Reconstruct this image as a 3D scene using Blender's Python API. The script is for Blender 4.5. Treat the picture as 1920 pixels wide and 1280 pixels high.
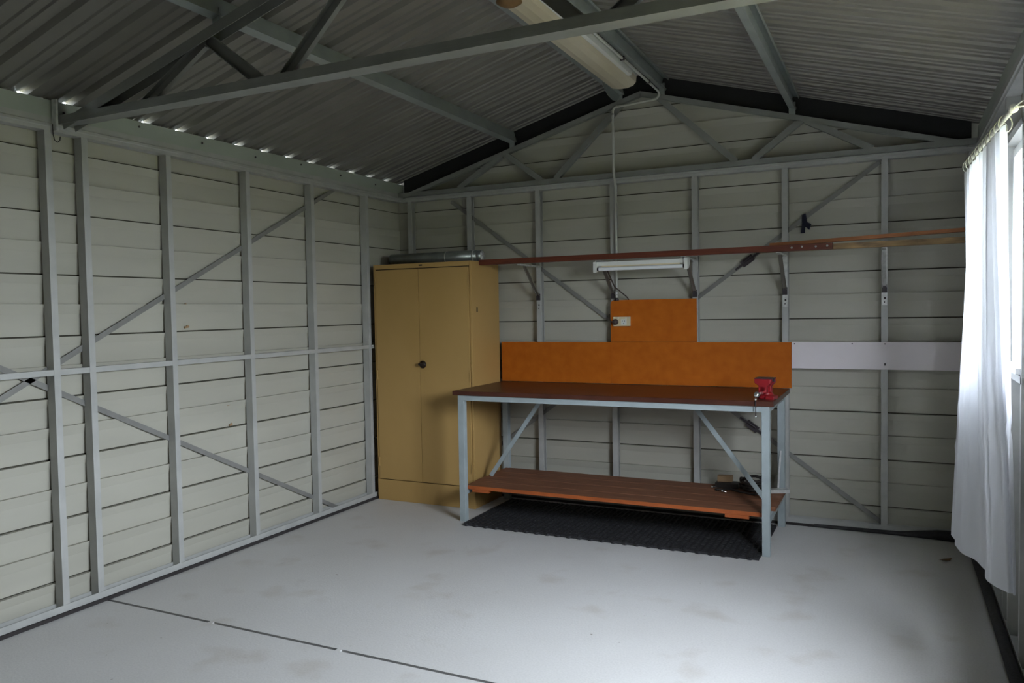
import bpy, bmesh, math, random
from mathutils import Vector, Matrix
random.seed(7)
for o in list(bpy.data.objects): bpy.data.objects.remove(o, do_unlink=True)
SC = bpy.context.scene
C = SC.collection

# ------------------------------------------------------------------ camera
W = 4.117            # inner width between the stud faces (metres); back wall at y = 0, camera looks to +y
YF = -6.4            # front wall behind the camera
yaw, pitch, roll, fpx = 0.454, -0.0397, -0.0173, 1470.36
fw = Vector((-math.sin(yaw)*math.cos(pitch), math.cos(yaw)*math.cos(pitch), math.sin(pitch)))
rt = Vector((math.cos(yaw), math.sin(yaw), 0)); up = rt.cross(fw)
r2 = rt*math.cos(roll)+up*math.sin(roll); u2 = -rt*math.sin(roll)+up*math.cos(roll)
cam = bpy.data.objects.new('camera', bpy.data.cameras.new('camera')); C.objects.link(cam)
M = Matrix((r2, u2, -fw)).transposed().to_4x4(); M.translation = Vector((3.673, -5.4772, 1.4632))
cam.matrix_world = M
cam.data.sensor_width = 36; cam.data.lens = 36*fpx/1920; cam.data.clip_start = 0.02
SC.camera = cam

# ------------------------------------------------------------------ daylight
WIN1 = (-1.84, -1.42); WIN2 = (-3.60, -2.20); WZ = (1.20, 2.12)
wd = bpy.data.worlds.new('overcast_sky'); SC.world = wd; wd.use_nodes = True
bg = wd.node_tree.nodes['Background']; bg.inputs[0].default_value = (0.81, 0.90, 1.0, 1); bg.inputs[1].default_value = 30.0
for (a, b) in (WIN1, WIN2):                                   # light portals: only guide the sampling of the sky
    L = bpy.data.lights.new('window_portal', 'AREA'); L.shape = 'RECTANGLE'; L.size = b-a; L.size_y = WZ[1]-WZ[0]
    L.cycles.is_portal = True
    o = bpy.data.objects.new('window_portal', L); C.objects.link(o)
    o.location = (W+0.16, (a+b)/2, (WZ[0]+WZ[1])/2)
    o.rotation_euler = (math.radians(90), 0, math.radians(90))   # emits to -x
SC.view_settings.view_transform = 'Standard'; SC.view_settings.look = 'None'
SC.view_settings.gamma = 1; SC.view_settings.use_curve_mapping = False
SC.view_settings.exposure = 0.86
try: SC.cycles.max_bounces = 14; SC.cycles.diffuse_bounces = 8; SC.cycles.transparent_max_bounces = 12; SC.cycles.sample_clamp_indirect = 10
except Exception: pass

# ------------------------------------------------------------------ materials
def mat(name, col, rough=0.6, metal=0.0, var=0.12, scale=6.0, stretch=(1, 1, 1), bump=0.0, bscale=60, col2=None, spec=0.4):
    m = bpy.data.materials.new(name); m.use_nodes = True
    nt = m.node_tree; b = nt.nodes['Principled BSDF']
    b.inputs['Roughness'].default_value = rough; b.inputs['Metallic'].default_value = metal
    b.inputs['Specular IOR Level'].default_value = spec
    tc = nt.nodes.new('ShaderNodeTexCoord'); mp = nt.nodes.new('ShaderNodeMapping'); mp.inputs['Scale'].default_value = stretch
    nt.links.new(tc.outputs['Object'], mp.inputs[0])
    nz = nt.nodes.new('ShaderNodeTexNoise'); nz.inputs['Scale'].default_value = scale; nz.inputs['Detail'].default_value = 6
    nt.links.new(mp.outputs[0], nz.inputs[0])
    rp = nt.nodes.new('ShaderNodeValToRGB')
    c = Vector(col); d = Vector(col2) if col2 else c*(1-var*2)
    rp.color_ramp.elements[0].position = 0.3; rp.color_ramp.elements[0].color = (*d, 1)
    rp.color_ramp.elements[1].position = 0.7; rp.color_ramp.elements[1].color = (*c, 1)
    nt.links.new(nz.outputs[0], rp.inputs[0]); nt.links.new(rp.outputs[0], b.inputs['Base Color'])
    if bump:
        n2 = nt.nodes.new('ShaderNodeTexNoise'); n2.inputs['Scale'].default_value = bscale; nt.links.new(mp.outputs[0], n2.inputs[0])
        bp = nt.nodes.new('ShaderNodeBump'); bp.inputs['Strength'].default_value = bump; bp.inputs['Distance'].default_value = 0.01
        nt.links.new(n2.outputs[0], bp.inputs['Height']); nt.links.new(bp.outputs[0], b.inputs['Normal'])
    return m

MT = {}
MT['clad'] = mat('pale_green_grey_sheet', (0.445, 0.428, 0.362), 0.5, 0, 0.05, 1.5, (1, 1, 4))
MT['stud'] = mat('galvanised_stud', (0.47, 0.47, 0.45), 0.45, 0.1, 0.08, 9)
MT['strap'] = mat('dull_strap_steel', (0.25, 0.245, 0.23), 0.5, 0.1, 0.1, 12)
MT['lap_shade'] = mat('dark_lap_shade', (0.05, 0.045, 0.03), 0.8)
MT['purlin'] = mat('galvanised_purlin', (0.33, 0.36, 0.345), 0.45, 0.3, 0.10, 7)
MT['truss'] = mat('dull_zinc_truss', (0.28, 0.285, 0.265), 0.5, 0.2, 0.10, 7)
MT['roof'] = mat('bare_roof_sheet', (0.235, 0.220, 0.197), 0.45, 0.25, 0.10, 2.5)
MT['eave'] = mat('pale_eave_beam', (0.42, 0.455, 0.40), 0.5, 0.1, 0.06, 3)
MT['matt_black'] = mat('flat_black', (0.012, 0.012, 0.013), 0.7)
MT['rubber'] = mat('black_rubber', (0.030, 0.029, 0.032), 0.7, 0, 0.2, 30, bump=0.2)
MT['seal'] = mat('damp_course', (0.035, 0.03, 0.03), 0.8)
MT['cream'] = mat('tan_enamel', (0.46, 0.290, 0.105), 0.45, 0, 0.06, 2.2, (1, 1, .5), col2=(0.41, 0.252, 0.085), spec=0.3)
MT['crack'] = mat('dark_joint', (0.03, 0.02, 0.012), 0.8)
MT['knob'] = mat('dark_bronze', (0.05, 0.035, 0.03), 0.4, 0.6)
MT['chrome'] = mat('bright_chrome', (0.75, 0.75, 0.73), 0.18, 0.9)
MT['zinc'] = mat('zinc_hardware', (0.74, 0.74, 0.72), 0.35, 0.4, 0.15, 30)
MT['rustbrown'] = mat('tarnished_strut', (0.24, 0.22, 0.19), 0.5, 0.3)
MT['grey_paint'] = mat('blue_grey_paint', (0.36, 0.41, 0.42), 0.5, 0, 0.08, 12)
MT['hardboard'] = mat('orange_hardboard', (0.50, 0.130, 0.010), 0.6, 0, 0.14, 14, col2=(0.42, 0.100, 0.007), spec=0.15)
MT['benchtop'] = mat('dark_red_benchtop', (0.085, 0.027, 0.016), 0.36, 0, 0.2, 5, (1, 6, 1), spec=0.3)
MT['redwood'] = mat('dark_red_timber', (0.15, 0.035, 0.016), 0.5, 0, 0.2, 5, (1, 14, 14))
MT['orangewood'] = mat('orange_timber', (0.42, 0.15, 0.045), 0.55, 0, 0.2, 4, (1, 14, 14))
MT['oldwood'] = mat('weathered_yellow_timber', (0.42, 0.27, 0.12), 0.7, 0, 0.3, 7, (1, 5, 5), col2=(0.13, 0.085, 0.05))
MT['shelfwood'] = mat('worn_brown_plank', (0.27, 0.115, 0.060), 0.6, 0, 0.2, 4, (1, 12, 12), col2=(0.16, 0.065, 0.033), spec=0.2)
MT['shelfedge'] = mat('orange_painted_edge', (0.45, 0.105, 0.022), 0.5, 0, 0.15, 9)
MT['whiteboard'] = mat('white_melamine', (0.76, 0.70, 0.72), 0.4, 0, 0.03, 3)
MT['plastic'] = mat('white_plastic', (0.72, 0.72, 0.68), 0.4, 0, 0.02)
MT['cream_plastic'] = mat('yellowed_plastic', (0.70, 0.60, 0.40), 0.4, 0, 0.03)
MT['tube'] = mat('opal_tube_glass', (0.80, 0.82, 0.84), 0.25, 0, 0.02)
MT['diffuser'] = mat('yellowed_diffuser', (0.60, 0.54, 0.41), 0.35, 0, 0.08, 2.0, col2=(0.50, 0.44, 0.31))
MT['rust'] = mat('brown_stain', (0.20, 0.11, 0.04), 0.6, 0, 0.2, 20)
MT['conduit'] = mat('grey_conduit', (0.56, 0.56, 0.50), 0.45)
MT['cable'] = mat('brown_flex', (0.07, 0.05, 0.045), 0.5)
MT['red'] = mat('vice_red_enamel', (0.30, 0.010, 0.016), 0.35, 0, 0.15, 30)
MT['iron'] = mat('dark_iron', (0.06, 0.05, 0.055), 0.45, 0.5)
MT['galv_pipe'] = mat('galvanised_flue', (0.30, 0.32, 0.31), 0.35, 0.6, 0.15, 12)
MT['white_alu'] = mat('white_window_frame', (0.80, 0.80, 0.78), 0.35, 0, 0.02)
MT['woodpale'] = mat('pale_offcut', (0.40, 0.26, 0.14), 0.7, 0, 0.15, 8)
MT['darkjunk'] = mat('oily_dark_steel', (0.035, 0.028, 0.025), 0.5, 0.3, 0.2, 20)
MT['navy'] = mat('navy_rag', (0.01, 0.012, 0.03), 0.8)
MT['grass'] = mat('added_lawn', (0.21, 0.19, 0.085), 0.9, 0, 0.2, 3)
MT['added_hedge'] = mat('added_hedge_leaves', (0.20, 0.21, 0.08), 0.8, 0, 0.3, 9, bump=0.6, bscale=14)
MT['gap_shade'] = mat('shadow_grey_gap', (0.10, 0.10, 0.10), 0.7)  # shade of a gap given as dark grey; no part uses it

# concrete floor: pale grey with faint stains, scuffs and specks
def concrete():
    m = bpy.data.materials.new('pale_concrete'); m.use_nodes = True; nt = m.node_tree; b = nt.nodes['Principled BSDF']
    b.inputs['Roughness'].default_value = 0.55; b.inputs['Specular IOR Level'].default_value = 0.35
    tc = nt.nodes.new('ShaderNodeTexCoord')
    def noise(s, d, p0, p1, c0, c1):
        n = nt.nodes.new('ShaderNodeTexNoise'); n.inputs['Scale'].default_value = s; n.inputs['Detail'].default_value = d
        nt.links.new(tc.outputs['Object'], n.inputs[0])
        r = nt.nodes.new('ShaderNodeValToRGB'); e = r.color_ramp.elements
        e[0].position, e[1].position = p0, p1; e[0].color = (*c0, 1); e[1].color = (*c1, 1)
        nt.links.new(n.outputs[0], r.inputs[0]); return r.outputs[0]
    def mul(a, b_):
        x = nt.nodes.new('ShaderNodeMix'); x.data_type = 'RGBA'; x.blend_type = 'MULTIPLY'; x.inputs[0].default_value = 1
        nt.links.new(a, x.inputs[6]); nt.links.new(b_, x.inputs[7]); return x.outputs[2]
    base = noise(1.1, 5, 0.3, 0.72, (0.56, 0.545, 0.53), (0.62, 0.61, 0.60))
    stain = noise(3.2, 8, 0.30, 0.42, (0.89, 0.865, 0.835), (1, 1, 1))
    grain = noise(120, 3, 0.25, 0.6, (0.9, 0.9, 0.9), (1, 1, 1))
    speck = noise(26, 2, 0.205, 0.235, (0.45, 0.42, 0.38), (1, 1, 1))
    nt.links.new(mul(mul(mul(base, stain), grain), speck), b.inputs['Base Color'])
    n2 = nt.nodes.new('ShaderNodeTexNoise'); n2.inputs['Scale'].default_value = 90; nt.links.new(tc.outputs['Object'], n2.inputs[0])
    bp = nt.nodes.new('ShaderNodeBump'); bp.inputs['Strength'].default_value = 0.08; bp.inputs['Distance'].default_value = 0.01
    nt.links.new(n2.outputs[0], bp.inputs['Height']); nt.links.new(bp.outputs[0], b.inputs['Normal'])
    return m
MT['concrete'] = concrete()

def thin_glass():
    m = bpy.data.materials.new('window_glass'); m.use_nodes = True; nt = m.node_tree; nt.nodes.clear()
    o = nt.nodes.new('ShaderNodeOutputMaterial'); mx = nt.nodes.new('ShaderNodeMixShader'); mx.inputs[0].default_value = 0.06
    t = nt.nodes.new('ShaderNodeBsdfTransparent'); g = nt.nodes.new('ShaderNodeBsdfGlossy'); g.inputs['Roughness'].default_value = 0.02
    nt.links.new(t.outputs[0], mx.inputs[1]); nt.links.new(g.outputs[0], mx.inputs[2]); nt.links.new(mx.outputs[0], o.inputs[0]); return m
MT['glass'] = thin_glass()

def cloth():
    m = bpy.data.materials.new('white_curtain_cloth'); m.use_nodes = True; nt = m.node_tree; nt.nodes.clear()
    o = nt.nodes.new('ShaderNodeOutputMaterial'); mx = nt.nodes.new('ShaderNodeMixShader'); mx.inputs[0].default_value = 0.36
    d = nt.nodes.new('ShaderNodeBsdfDiffuse'); d.inputs[0].default_value = (0.80, 0.81, 0.86, 1)
    t = nt.nodes.new('ShaderNodeBsdfTranslucent'); t.inputs[0].default_value = (0.78, 0.80, 0.86, 1)
    nt.links.new(d.outputs[0], mx.inputs[1]); nt.links.new(t.outputs[0], mx.inputs[2]); nt.links.new(mx.outputs[0], o.inputs[0]); return m
MT['cloth'] = cloth()

# ------------------------------------------------------------------ mesh helpers
class MB:
    """collects simple solids into ONE mesh"""
    def __init__(s): s.v = []; s.f = []; s.sm = []
    def add(s, vs, fs, smooth=False):
        n = len(s.v); s.v += [tuple(v) for v in vs]; s.f += [tuple(i+n for i in f) for f in fs]; s.sm += [smooth]*len(fs); return s
    def box(s, x0, x1, y0, y1, z0, z1):
        vs = [(x, y, z) for z in (z0, z1) for y in (y0, y1) for x in (x0, x1)]
        return s.add(vs, [(0, 2, 3, 1), (4, 5, 7, 6), (0, 1, 5, 4), (2, 6, 7, 3), (0, 4, 6, 2), (1, 3, 7, 5)])
    def sweep(s, prof, A, B, e1, e2, caps=True):
        """closed 2D profile [(a,b)] in directions e1,e2 swept from A to B"""
        A, B, e1, e2 = Vector(A), Vector(B), Vector(e1), Vector(e2); n = len(prof)
        vs = [A+e1*a+e2*b for a, b in prof]+[B+e1*a+e2*b for a, b in prof]
        fs = [(i, (i+1) % n, n+(i+1) % n, n+i) for i in range(n)]
        if caps: fs += [tuple(range(n-1, -1, -1)), tuple(range(n, 2*n))]
        return s.add(vs, fs)
    def bar(s, A, B, w, d, side=(0, 1, 0)):
        """rectangular bar from A to B; d measured along `side`, w across"""
        A, B = Vector(A), Vector(B); t = (B-A).normalized(); e2 = Vector(side); e2 = (e2-t*e2.dot(t)).normalized(); e1 = t.cross(e2)
        return s.sweep([(-w/2, -d/2), (w/2, -d/2), (w/2, d/2), (-w/2, d/2)], A, B, e1, e2)
    def chan(s, A, B, w, d, open_dir, t=0.003, lip=0.0):
        """C channel from A to B: web w wide, flanges d deep, opening towards open_dir; A,B run along the web's middle"""
        A, B = Vector(A), Vector(B); ax = (B-A).normalized(); e2 = Vector(open_dir); e2 = (e2-ax*e2.dot(ax)).normalized(); e1 = ax.cross(e2); h = w/2
        if lip:
            p = [(-h, 0), (h, 0), (h, d), (h-lip, d), (h-lip, d-t), (h-t, d-t), (h-t, t), (-h+t, t), (-h+t, d-t), (-h+lip, d-t), (-h+lip, d), (-h, d)]
        else:
            p = [(-h, 0), (h, 0), (h, d), (h-t, d), (h-t, t), (-h+t, t), (-h+t, d), (-h, d)]
        return s.sweep(p, A, B, e1, e2)
    def tube(s, pts, r, seg=10, caps=True, radii=None):
        pts = [Vector(p) for p in pts]; n = len(pts); ring = []; prev = None
        for i, p in enumerate(pts):
            t = (pts[min(i+1, n-1)]-pts[max(i-1, 0)]).normalized()
            a = prev-t*prev.dot(t) if prev is not None else (Vector((0, 0, 1)) if abs(t.z) < 0.9 else Vector((1, 0, 0))).cross(t)
            a.normalize(); b = t.cross(a); prev = a; rr = radii[i] if radii else r
            ring.append([p+(a*math.cos(2*math.pi*k/seg)+b*math.sin(2*math.pi*k/seg))*rr for k in range(seg)])
        vs = [v for R in ring for v in R]
        fs = [(i*seg+k, i*seg+(k+1) % seg, (i+1)*seg+(k+1) % seg, (i+1)*seg+k) for i in range(n-1) for k in range(seg)]
        s.add(vs, fs, True)
        if caps: s.add(ring[0], [tuple(range(seg-1, -1, -1))]); s.add(ring[-1], [tuple(range(seg))])
        return s
    def lathe(s, prof, c, axis=(0, 0, 1), seg=20):
        """prof [(r,h)] turned about an axis through c"""
        ax = Vector(axis).normalized(); a = (Vector((1, 0, 0)) if abs(ax.x) < 0.9 else Vector((0, 1, 0))).cross(ax).normalized(); b = ax.cross(a); c = Vector(c)
        vs = [c+ax*h+(a*math.cos(2*math.pi*k/seg)+b*math.sin(2*math.pi*k/seg))*r for r, h in prof for k in range(seg)]
        n = len(prof); fs = [(i*seg+k, i*seg+(k+1) % seg, (i+1)*seg+(k+1) % seg, (i+1)*seg+k) for i in range(n-1) for k in range(seg)]
        fs += [tuple(range(seg-1, -1, -1)), tuple((n-1)*seg+k for k in range(seg))]
        return s.add(vs, fs, True)
    def prism(s, poly, off, e1, e2, n, t):
        """polygon [(a,b)] at off in plane e1,e2, thickness t along n"""
        off, n = Vector(off), Vector(n)
        return s.sweep(poly, off, off+n*t, e1, e2)
    def mesh(s, name):
        me = bpy.data.meshes.new(name); me.from_pydata(s.v, [], s.f)
        for p, sm in zip(me.polygons, s.sm): p.use_smooth = sm
        me.update()
        b = bmesh.new(); b.from_mesh(me); bmesh.ops.recalc_face_normals(b, faces=b.faces); b.to_mesh(me); b.free()
        return me
    def obj(s, name, m, parent=None, bevel=0.0):
        o = bpy.data.objects.new(name, s.mesh(name)); C.objects.link(o); o.data.materials.append(MT[m] if isinstance(m, str) else m)
        if getattr(s, 'nseal', 0):        # gap shade of the lap lines, painted dark on the folded flange
            o.data.materials.append(MT['lap_shade']); np_ = len(o.data.polygons)
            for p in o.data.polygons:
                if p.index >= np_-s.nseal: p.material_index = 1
        if parent: o.parent = parent; o.matrix_parent_inverse = Matrix.Translation(-parent.location)
        if bevel:
            md = o.modifiers.new('bevel', 'BEVEL'); md.width = bevel; md.segments = 2; md.limit_method = 'ANGLE'; md.angle_limit = math.radians(40)
        return o
def empty(name, loc=(0, 0, 0)):
    o = bpy.data.objects.new(name, None); C.objects.link(o); o.location = loc; o.empty_display_size = 0.1; return o
def tag(o, label=None, cat=None, group=None, kind=None):
    if label: o['label'] = label
    if cat: o['category'] = cat
    if group: o['group'] = group
    if kind: o['kind'] = kind
    return o
def thing(name, loc, label, cat, group=None): return tag(empty(name, loc), label, cat, group)
def structure(name, label, cat, loc=(0, 0, 0)): return tag(empty(name, loc), label, cat, kind='structure')
def part(parent, name, mesh, m, loc=None):
    """another copy of shared mesh data as a part"""
    o = bpy.data.objects.new(name, mesh); C.objects.link(o)
    if not mesh.materials: mesh.materials.append(MT[m])
    o.parent = parent; o.matrix_parent_inverse = Matrix.Translation(-parent.location)
    if loc: o.location = loc
    return o

# ------------------------------------------------------------------ floor
JY = -2.80
fl = structure('floor', 'pale grey concrete floor slab with one dark control joint', 'floor')
for (a, b) in ((JY+0.009, 0.10), (YF-0.1, JY-0.009)):
    MB().box(-0.10, W+0.10, a, b, -0.10, 0.0).obj('slab', 'concrete', fl)
tag(MB().box(-0.10, W+0.10, JY-0.009, JY+0.009, -0.10, -0.010).obj('joint_filler', 'matt_black', fl), 'black joint filler strip')
sc = MB()
for (x, y) in ((0.74, -2.80), (1.50, -2.80)):                     # flecks of mortar bridging the joint
    sc.box(x-0.012, x+0.012, y-0.009, y+0.009, -0.010, 0.0)
sc.obj('joint_fleck', 'concrete', fl)
random.seed(3)
hv, hf = [], []; HN = 60
for i in range(HN+1):
    y = -16+22*i/HN
    for j, (dx, z) in enumerate(((0.0, -0.15), (-0.15, 0.6), (-0.2, 1.1), (-0.1, 1.5), (0.15, 1.75), (0.6, 1.85), (1.0, 1.7), (1.2, 1.0), (1.2, -0.15))):
        q = 0.0 if j in (0, 8) else 0.16
        hv.append((W+3.4+dx+random.uniform(-q, q), y+random.uniform(-q, q), z+random.uniform(-q, q)))
hf = [(i*9+j, i*9+j+1, i*9+j+10, i*9+j+9) for i in range(HN) for j in range(8)]
ADDED_HEDGE = (hv, hf)
added_lawn = tag(MB().box(-30, 40, -35, 30, -0.30, -0.15).obj('added_lawn', 'grass'), 'dry lawn put outside, unseen, to tint the window light', 'added_lawn', kind='structure')  # unseen ground cover, added for the warm bounce through the windows

tag(MB().add(hv, hf).obj('added_hedge', 'added_hedge'), 'clipped green hedge put outside, unseen, to screen and tint the window light', 'added_hedge', kind='structure')  # unseen hedge, added to hide low sky and colour the incoming daylight
# ------------------------------------------------------------------ cladding
D = 0.055                    # stud depth
PITCH, Z0 = 0.3045, 0.156    # lap-to-lap height, first lap line
def profile(za, zb):
    """(outward offset, z) of one double weatherboard between za and zb (a lap line lies at each end of the full board)"""
    pts = []
    def off(z):
        t = (z-Z0) % PITCH
        h = 0.158; 
        if t < h: u = t/h
        else: u = (t-h)/(PITCH-h)
        return 0.016-0.005*u/0.68 if u < 0.68 else 0.011*(1-u)/0.32
    zs = [za+0.004]
    k = math.floor((za-Z0)/PITCH+1e-6); base = Z0+k*PITCH
    for q in (0.158*0.68, 0.1578, 0.1582, 0.158+(PITCH-0.158)*0.68):
        z = base+q
        if za+0.004 < z < zb-0.004: zs.append(z)
    zs.append(zb-0.004)
    out = []
    for z in zs:
        if abs(z-(base+0.1578)) < 1e-6: out += [(off(z), z), (0.021, z+0.0002)]
        elif abs(z-(base+0.1582)) < 1e-6: out += [(0.021, z+0.0028), (off(z), z+0.003)]
        else: out.append((off(z), z))
    return out
def clad_mesh(za, zb, u0, u1, P):
    """sheet with its lap flange folded back behind the next board"""
    pr = profile(za, zb)
    zt_ = pr[-1][1]; o_ = pr[-1][0]; pr = pr+[(o_+0.024, zt_), (o_+0.026, zt_+0.026), (o_+0.0142, zt_+0.034)]   # returns outwards and up behind the board above
    b = MB(); n = len(pr)
    vs = [P(u0, o, z) for o, z in pr]+[P(u1, o, z) for o, z in pr]
    b.add(vs, [(i, i+1, n+i+1, n+i) for i in range(n-1)])
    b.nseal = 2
    return b
def zbreaks(z0, z1):
    out = [z0]; k = math.ceil((z0-Z0)/PITCH+0.05)
    while Z0+k*PITCH < z1-0.02: out.append(Z0+k*PITCH); k += 1
    return out+[z1]
def clad(parent, P, spans, z0=-0.05, z1=2.45, holes=()):
    for za, zb in zip(zbreaks(z0, z1)[:-1], zbreaks(z0, z1)[1:]):
        for (u0, u1) in spans:
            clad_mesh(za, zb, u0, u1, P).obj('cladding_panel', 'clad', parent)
PL = lambda u, o, z: (-D-o, u, z)
PB = lambda u, o, z: (u, D+o, z)
PR = lambda u, o, z: (W+D+o, u, z)
PF = lambda u, o, z: (u, YF-D-o, z)
wl = structure('wall_left', 'pale sheet clad side wall with exposed steel studs', 'wall')
wb = structure('wall_back', 'gable end wall of pale sheet boards and steel studs', 'wall')
wr = structure('wall_right', 'window side wall of sheet boards and steel studs', 'wall')
wf = structure('wall_front', 'front wall behind the viewpoint with a roller door', 'wall')
clad(wl, PL, [(YF-0.08, D+0.03)], z1=2.50)
# back wall: boards clipped to the gable slope above the eaves
SL, ZC = 0.283, 2.413                     # roof slope, height of the truss chord's top line at x = 0
chord = lambda x: ZC+SL*min(x, W-x)
ROOF = 0.125                              # chord top to roof sheet
for za, zb in zip(zbreaks(-0.05, 3.14)[:-1], zbreaks(-0.05, 3.14)[1:]):
    if za < 2.35: xa, xb = -D-0.03, W+D+0.03
    else:
        x = max(-D-0.03, (za-(ZC+ROOF))/SL-0.05); xa, xb = x, W-x
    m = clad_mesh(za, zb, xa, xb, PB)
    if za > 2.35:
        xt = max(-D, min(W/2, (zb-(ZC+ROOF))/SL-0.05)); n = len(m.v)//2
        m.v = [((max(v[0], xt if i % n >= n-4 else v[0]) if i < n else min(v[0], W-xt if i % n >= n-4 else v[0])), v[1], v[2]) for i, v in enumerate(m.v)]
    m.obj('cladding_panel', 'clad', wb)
# right wall: boards run round the two window openings
def zspan(z):  # spans that survive at board height
    return None
cuts = [YF-0.08, WIN2[0], WIN2[1], WIN1[0], WIN1[1], D+0.03]
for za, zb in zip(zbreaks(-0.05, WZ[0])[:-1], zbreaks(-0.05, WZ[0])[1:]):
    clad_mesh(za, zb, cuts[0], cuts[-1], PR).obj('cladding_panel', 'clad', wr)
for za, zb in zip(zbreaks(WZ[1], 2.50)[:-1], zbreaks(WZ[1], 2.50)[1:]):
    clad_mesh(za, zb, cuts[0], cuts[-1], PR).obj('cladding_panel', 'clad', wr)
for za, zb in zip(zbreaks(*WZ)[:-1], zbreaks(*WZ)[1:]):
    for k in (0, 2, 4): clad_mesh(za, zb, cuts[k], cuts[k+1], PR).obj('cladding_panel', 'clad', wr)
# front wall and its roller door
clad(wf, PF, [(-D-0.03, 0.55), (W-0.55, W+D+0.03)], z1=2.45)
MB().prism([(-D, 2.35), (W+D, 2.35), (W+D, 2.52), (W/2, 3.12), (-D, 2.52)], (0, YF-D, 0), (1, 0, 0), (0, 0, 1), (0, -1, 0), 0.02).obj('gable_sheet', 'clad', wf)
dr = structure('door_1', 'closed ribbed roller door behind the viewpoint', 'door')
slat = MB(); slat.add([(0.5, YF-0.04, 0), (W-0.5, YF-0.04, 0), (0.5, YF-0.075, 0.03), (W-0.5, YF-0.075, 0.03), (0.5, YF-0.075, 0.08), (W-0.5, YF-0.075, 0.08), (0.5, YF-0.04, 0.115), (W-0.5, YF-0.04, 0.115)], [(0, 1, 3, 2), (2, 3, 5, 4), (4, 5, 7, 6)])
sm = slat.mesh('slat')
for k in range(21): part(dr, 'slat', sm, 'clad', (0, 0, k*0.115))
for x in (0.52, W-0.52): MB().chan((x, YF-0.03, 0), (x, YF-0.03, 2.42), 0.08, 0.04, (0, -1, 0)).obj('door_guide', 'stud', dr)

# ------------------------------------------------------------------ wall framing
ZB, ZT = 0.017, 2.368
LS = [-0.455, -1.088, -1.699, -2.301, -2.81, -3.0, -3.6, -4.2, -4.8, -5.4, -6.0]
FWd = 0.034
for y in LS:   # web faces the camera, the flange is the bright inner face
    MB().chan((-D/2, y-FWd, ZB+0.003), (-D/2, y-FWd, ZT+0.02), D, FWd, (0, 1, 0), 0.0025, 0.008).obj('stud', 'stud', wl)
BX = [0.100]+[0.6578+0.5956*k for k in range(6)]
for i, x in enumerate(BX):
    MB().chan((x-0.038, -0.0+D/2, ZB+0.003), (x-0.038, D/2, ZT+0.02), D, 0.038, (1, 0, 0), 0.0025, 0.008).obj('stud', 'stud', wb)
MB().chan((W-0.042, D/2, ZB+0.003), (W-0.042, D/2, ZT+0.02), D, 0.038, (1, 0, 0), 0.0025, 0.008).obj('stud', 'stud', wb)
RS = [-0.03, -0.55, -1.32, -1.85, -3.93, -4.5, -5.1, -5.7, -6.3]
for y in RS:
    MB().chan((W+D/2, y-FWd, ZB+0.003), (W+D/2, y-FWd, ZT+0.02), D, FWd, (0, 1, 0), 0.0025, 0.008).obj('stud', 'stud', wr)
for y in (-1.5, -2.6, -3.2):   # short studs under the sills
    MB().chan((W+D/2, y-FWd, ZB+0.003), (W+D/2, y-FWd, WZ[0]-0.03), D, FWd, (0, 1, 0), 0.0025, 0.008).obj('stud', 'stud', wr)
for u0, u1 in ((WIN1[0]-0.05, WIN1[1]+0.08), (WIN2[0]-0.06, WIN2[1]+0.05)):
    for z, op in ((WZ[0]-0.03, -1), (WZ[1]+0.03, 1)):
        MB().chan((W+D/2, u0, z), (W+D/2, u1, z), D, 0.03, (0, 0, op)).obj('window_lintel', 'stud', wr)
def plates(par, A0, B0, inward):
    A0, B0, n = Vector(A0), Vector(B0), Vector(inward)
    e2 = Vector((0, 0, 1)); c = -n*D/2
    MB().chan(A0+c+e2*ZB, B0+c+e2*ZB, D+0.004, 0.034, (0, 0, 1), 0.0025).obj('bottom_plate', 'stud', par)
    # ribbed top plate
    h = 0.066
    p = [(0.004, 0), (0.004, 0.018), (0.010, 0.022), (0.010, 0.034), (0.004, 0.038), (0.004, h), (-D, h), (-D, 0)]
    MB().sweep(p, A0+e2*ZT, B0+e2*ZT, n, e2).obj('top_plate', 'stud', par)
plates(wl, (0, YF, 0), (0, 0, 0), (1, 0, 0)); plates(wb, (0, 0, 0), (W, 0, 0), (0, -1, 0)); plates(wr, (W, YF, 0), (W, 0, 0), (-1, 0, 0))
# noggings of the left wall, one per bay
edges = [0.0]+LS
for a, b in zip(edges[:-1], edges[1:]):
    y1 = a-FWd if a < 0 else 0.0
    MB().chan((-0.001, b, 1.198), (-0.001, y1, 1.198), 0.028, 0.040, (-1, 0, 0), 0.0025).obj('nogging', 'stud', wl)
for a, b in zip(RS[3:-1], RS[4:]):
    if b < -4: MB().chan((W+0.001, b, 1.198), (W+0.001, a-FWd, 1.198), 0.028, 0.040, (1, 0, 0), 0.0025).obj('nogging', 'stud', wr)
# flat strap cross braces between studs and cladding, with tensioners
def strap(par, pts, side, name='brace_strap'):
    MB().bar(pts[0], pts[1], 0.028, 0.002, side).obj(name, 'strap', par)
xs = -D+0.004
def lz(y, y0, z0, y1, z1): return z0+(z1-z0)*(y-y0)/(y1-y0)
strap(wl, ((xs, -0.80, lz(-0.80, -0.847, 2.352, -3.268, 1.089)), (xs, -5.2, lz(-5.2, -0.847, 2.352, -3.268, 1.089))), (1, 0, 0))
strap(wl, ((xs, -0.86, lz(-0.86, -2.984, 1.097, -0.941, 0.064)), (xs, -5.3, lz(-5.3, -2.984, 1.097, -0.941, 0.064))), (1, 0, 0))
ys = D-0.005
strap(wb, ((0.449, ys, 2.348), (3.62, ys, 0.045)), (0, 1, 0)); strap(wb, ((3.59, ys-0.003, 2.362), (0.35, ys-0.003, 0.03)), (0, 1, 0))
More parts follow.
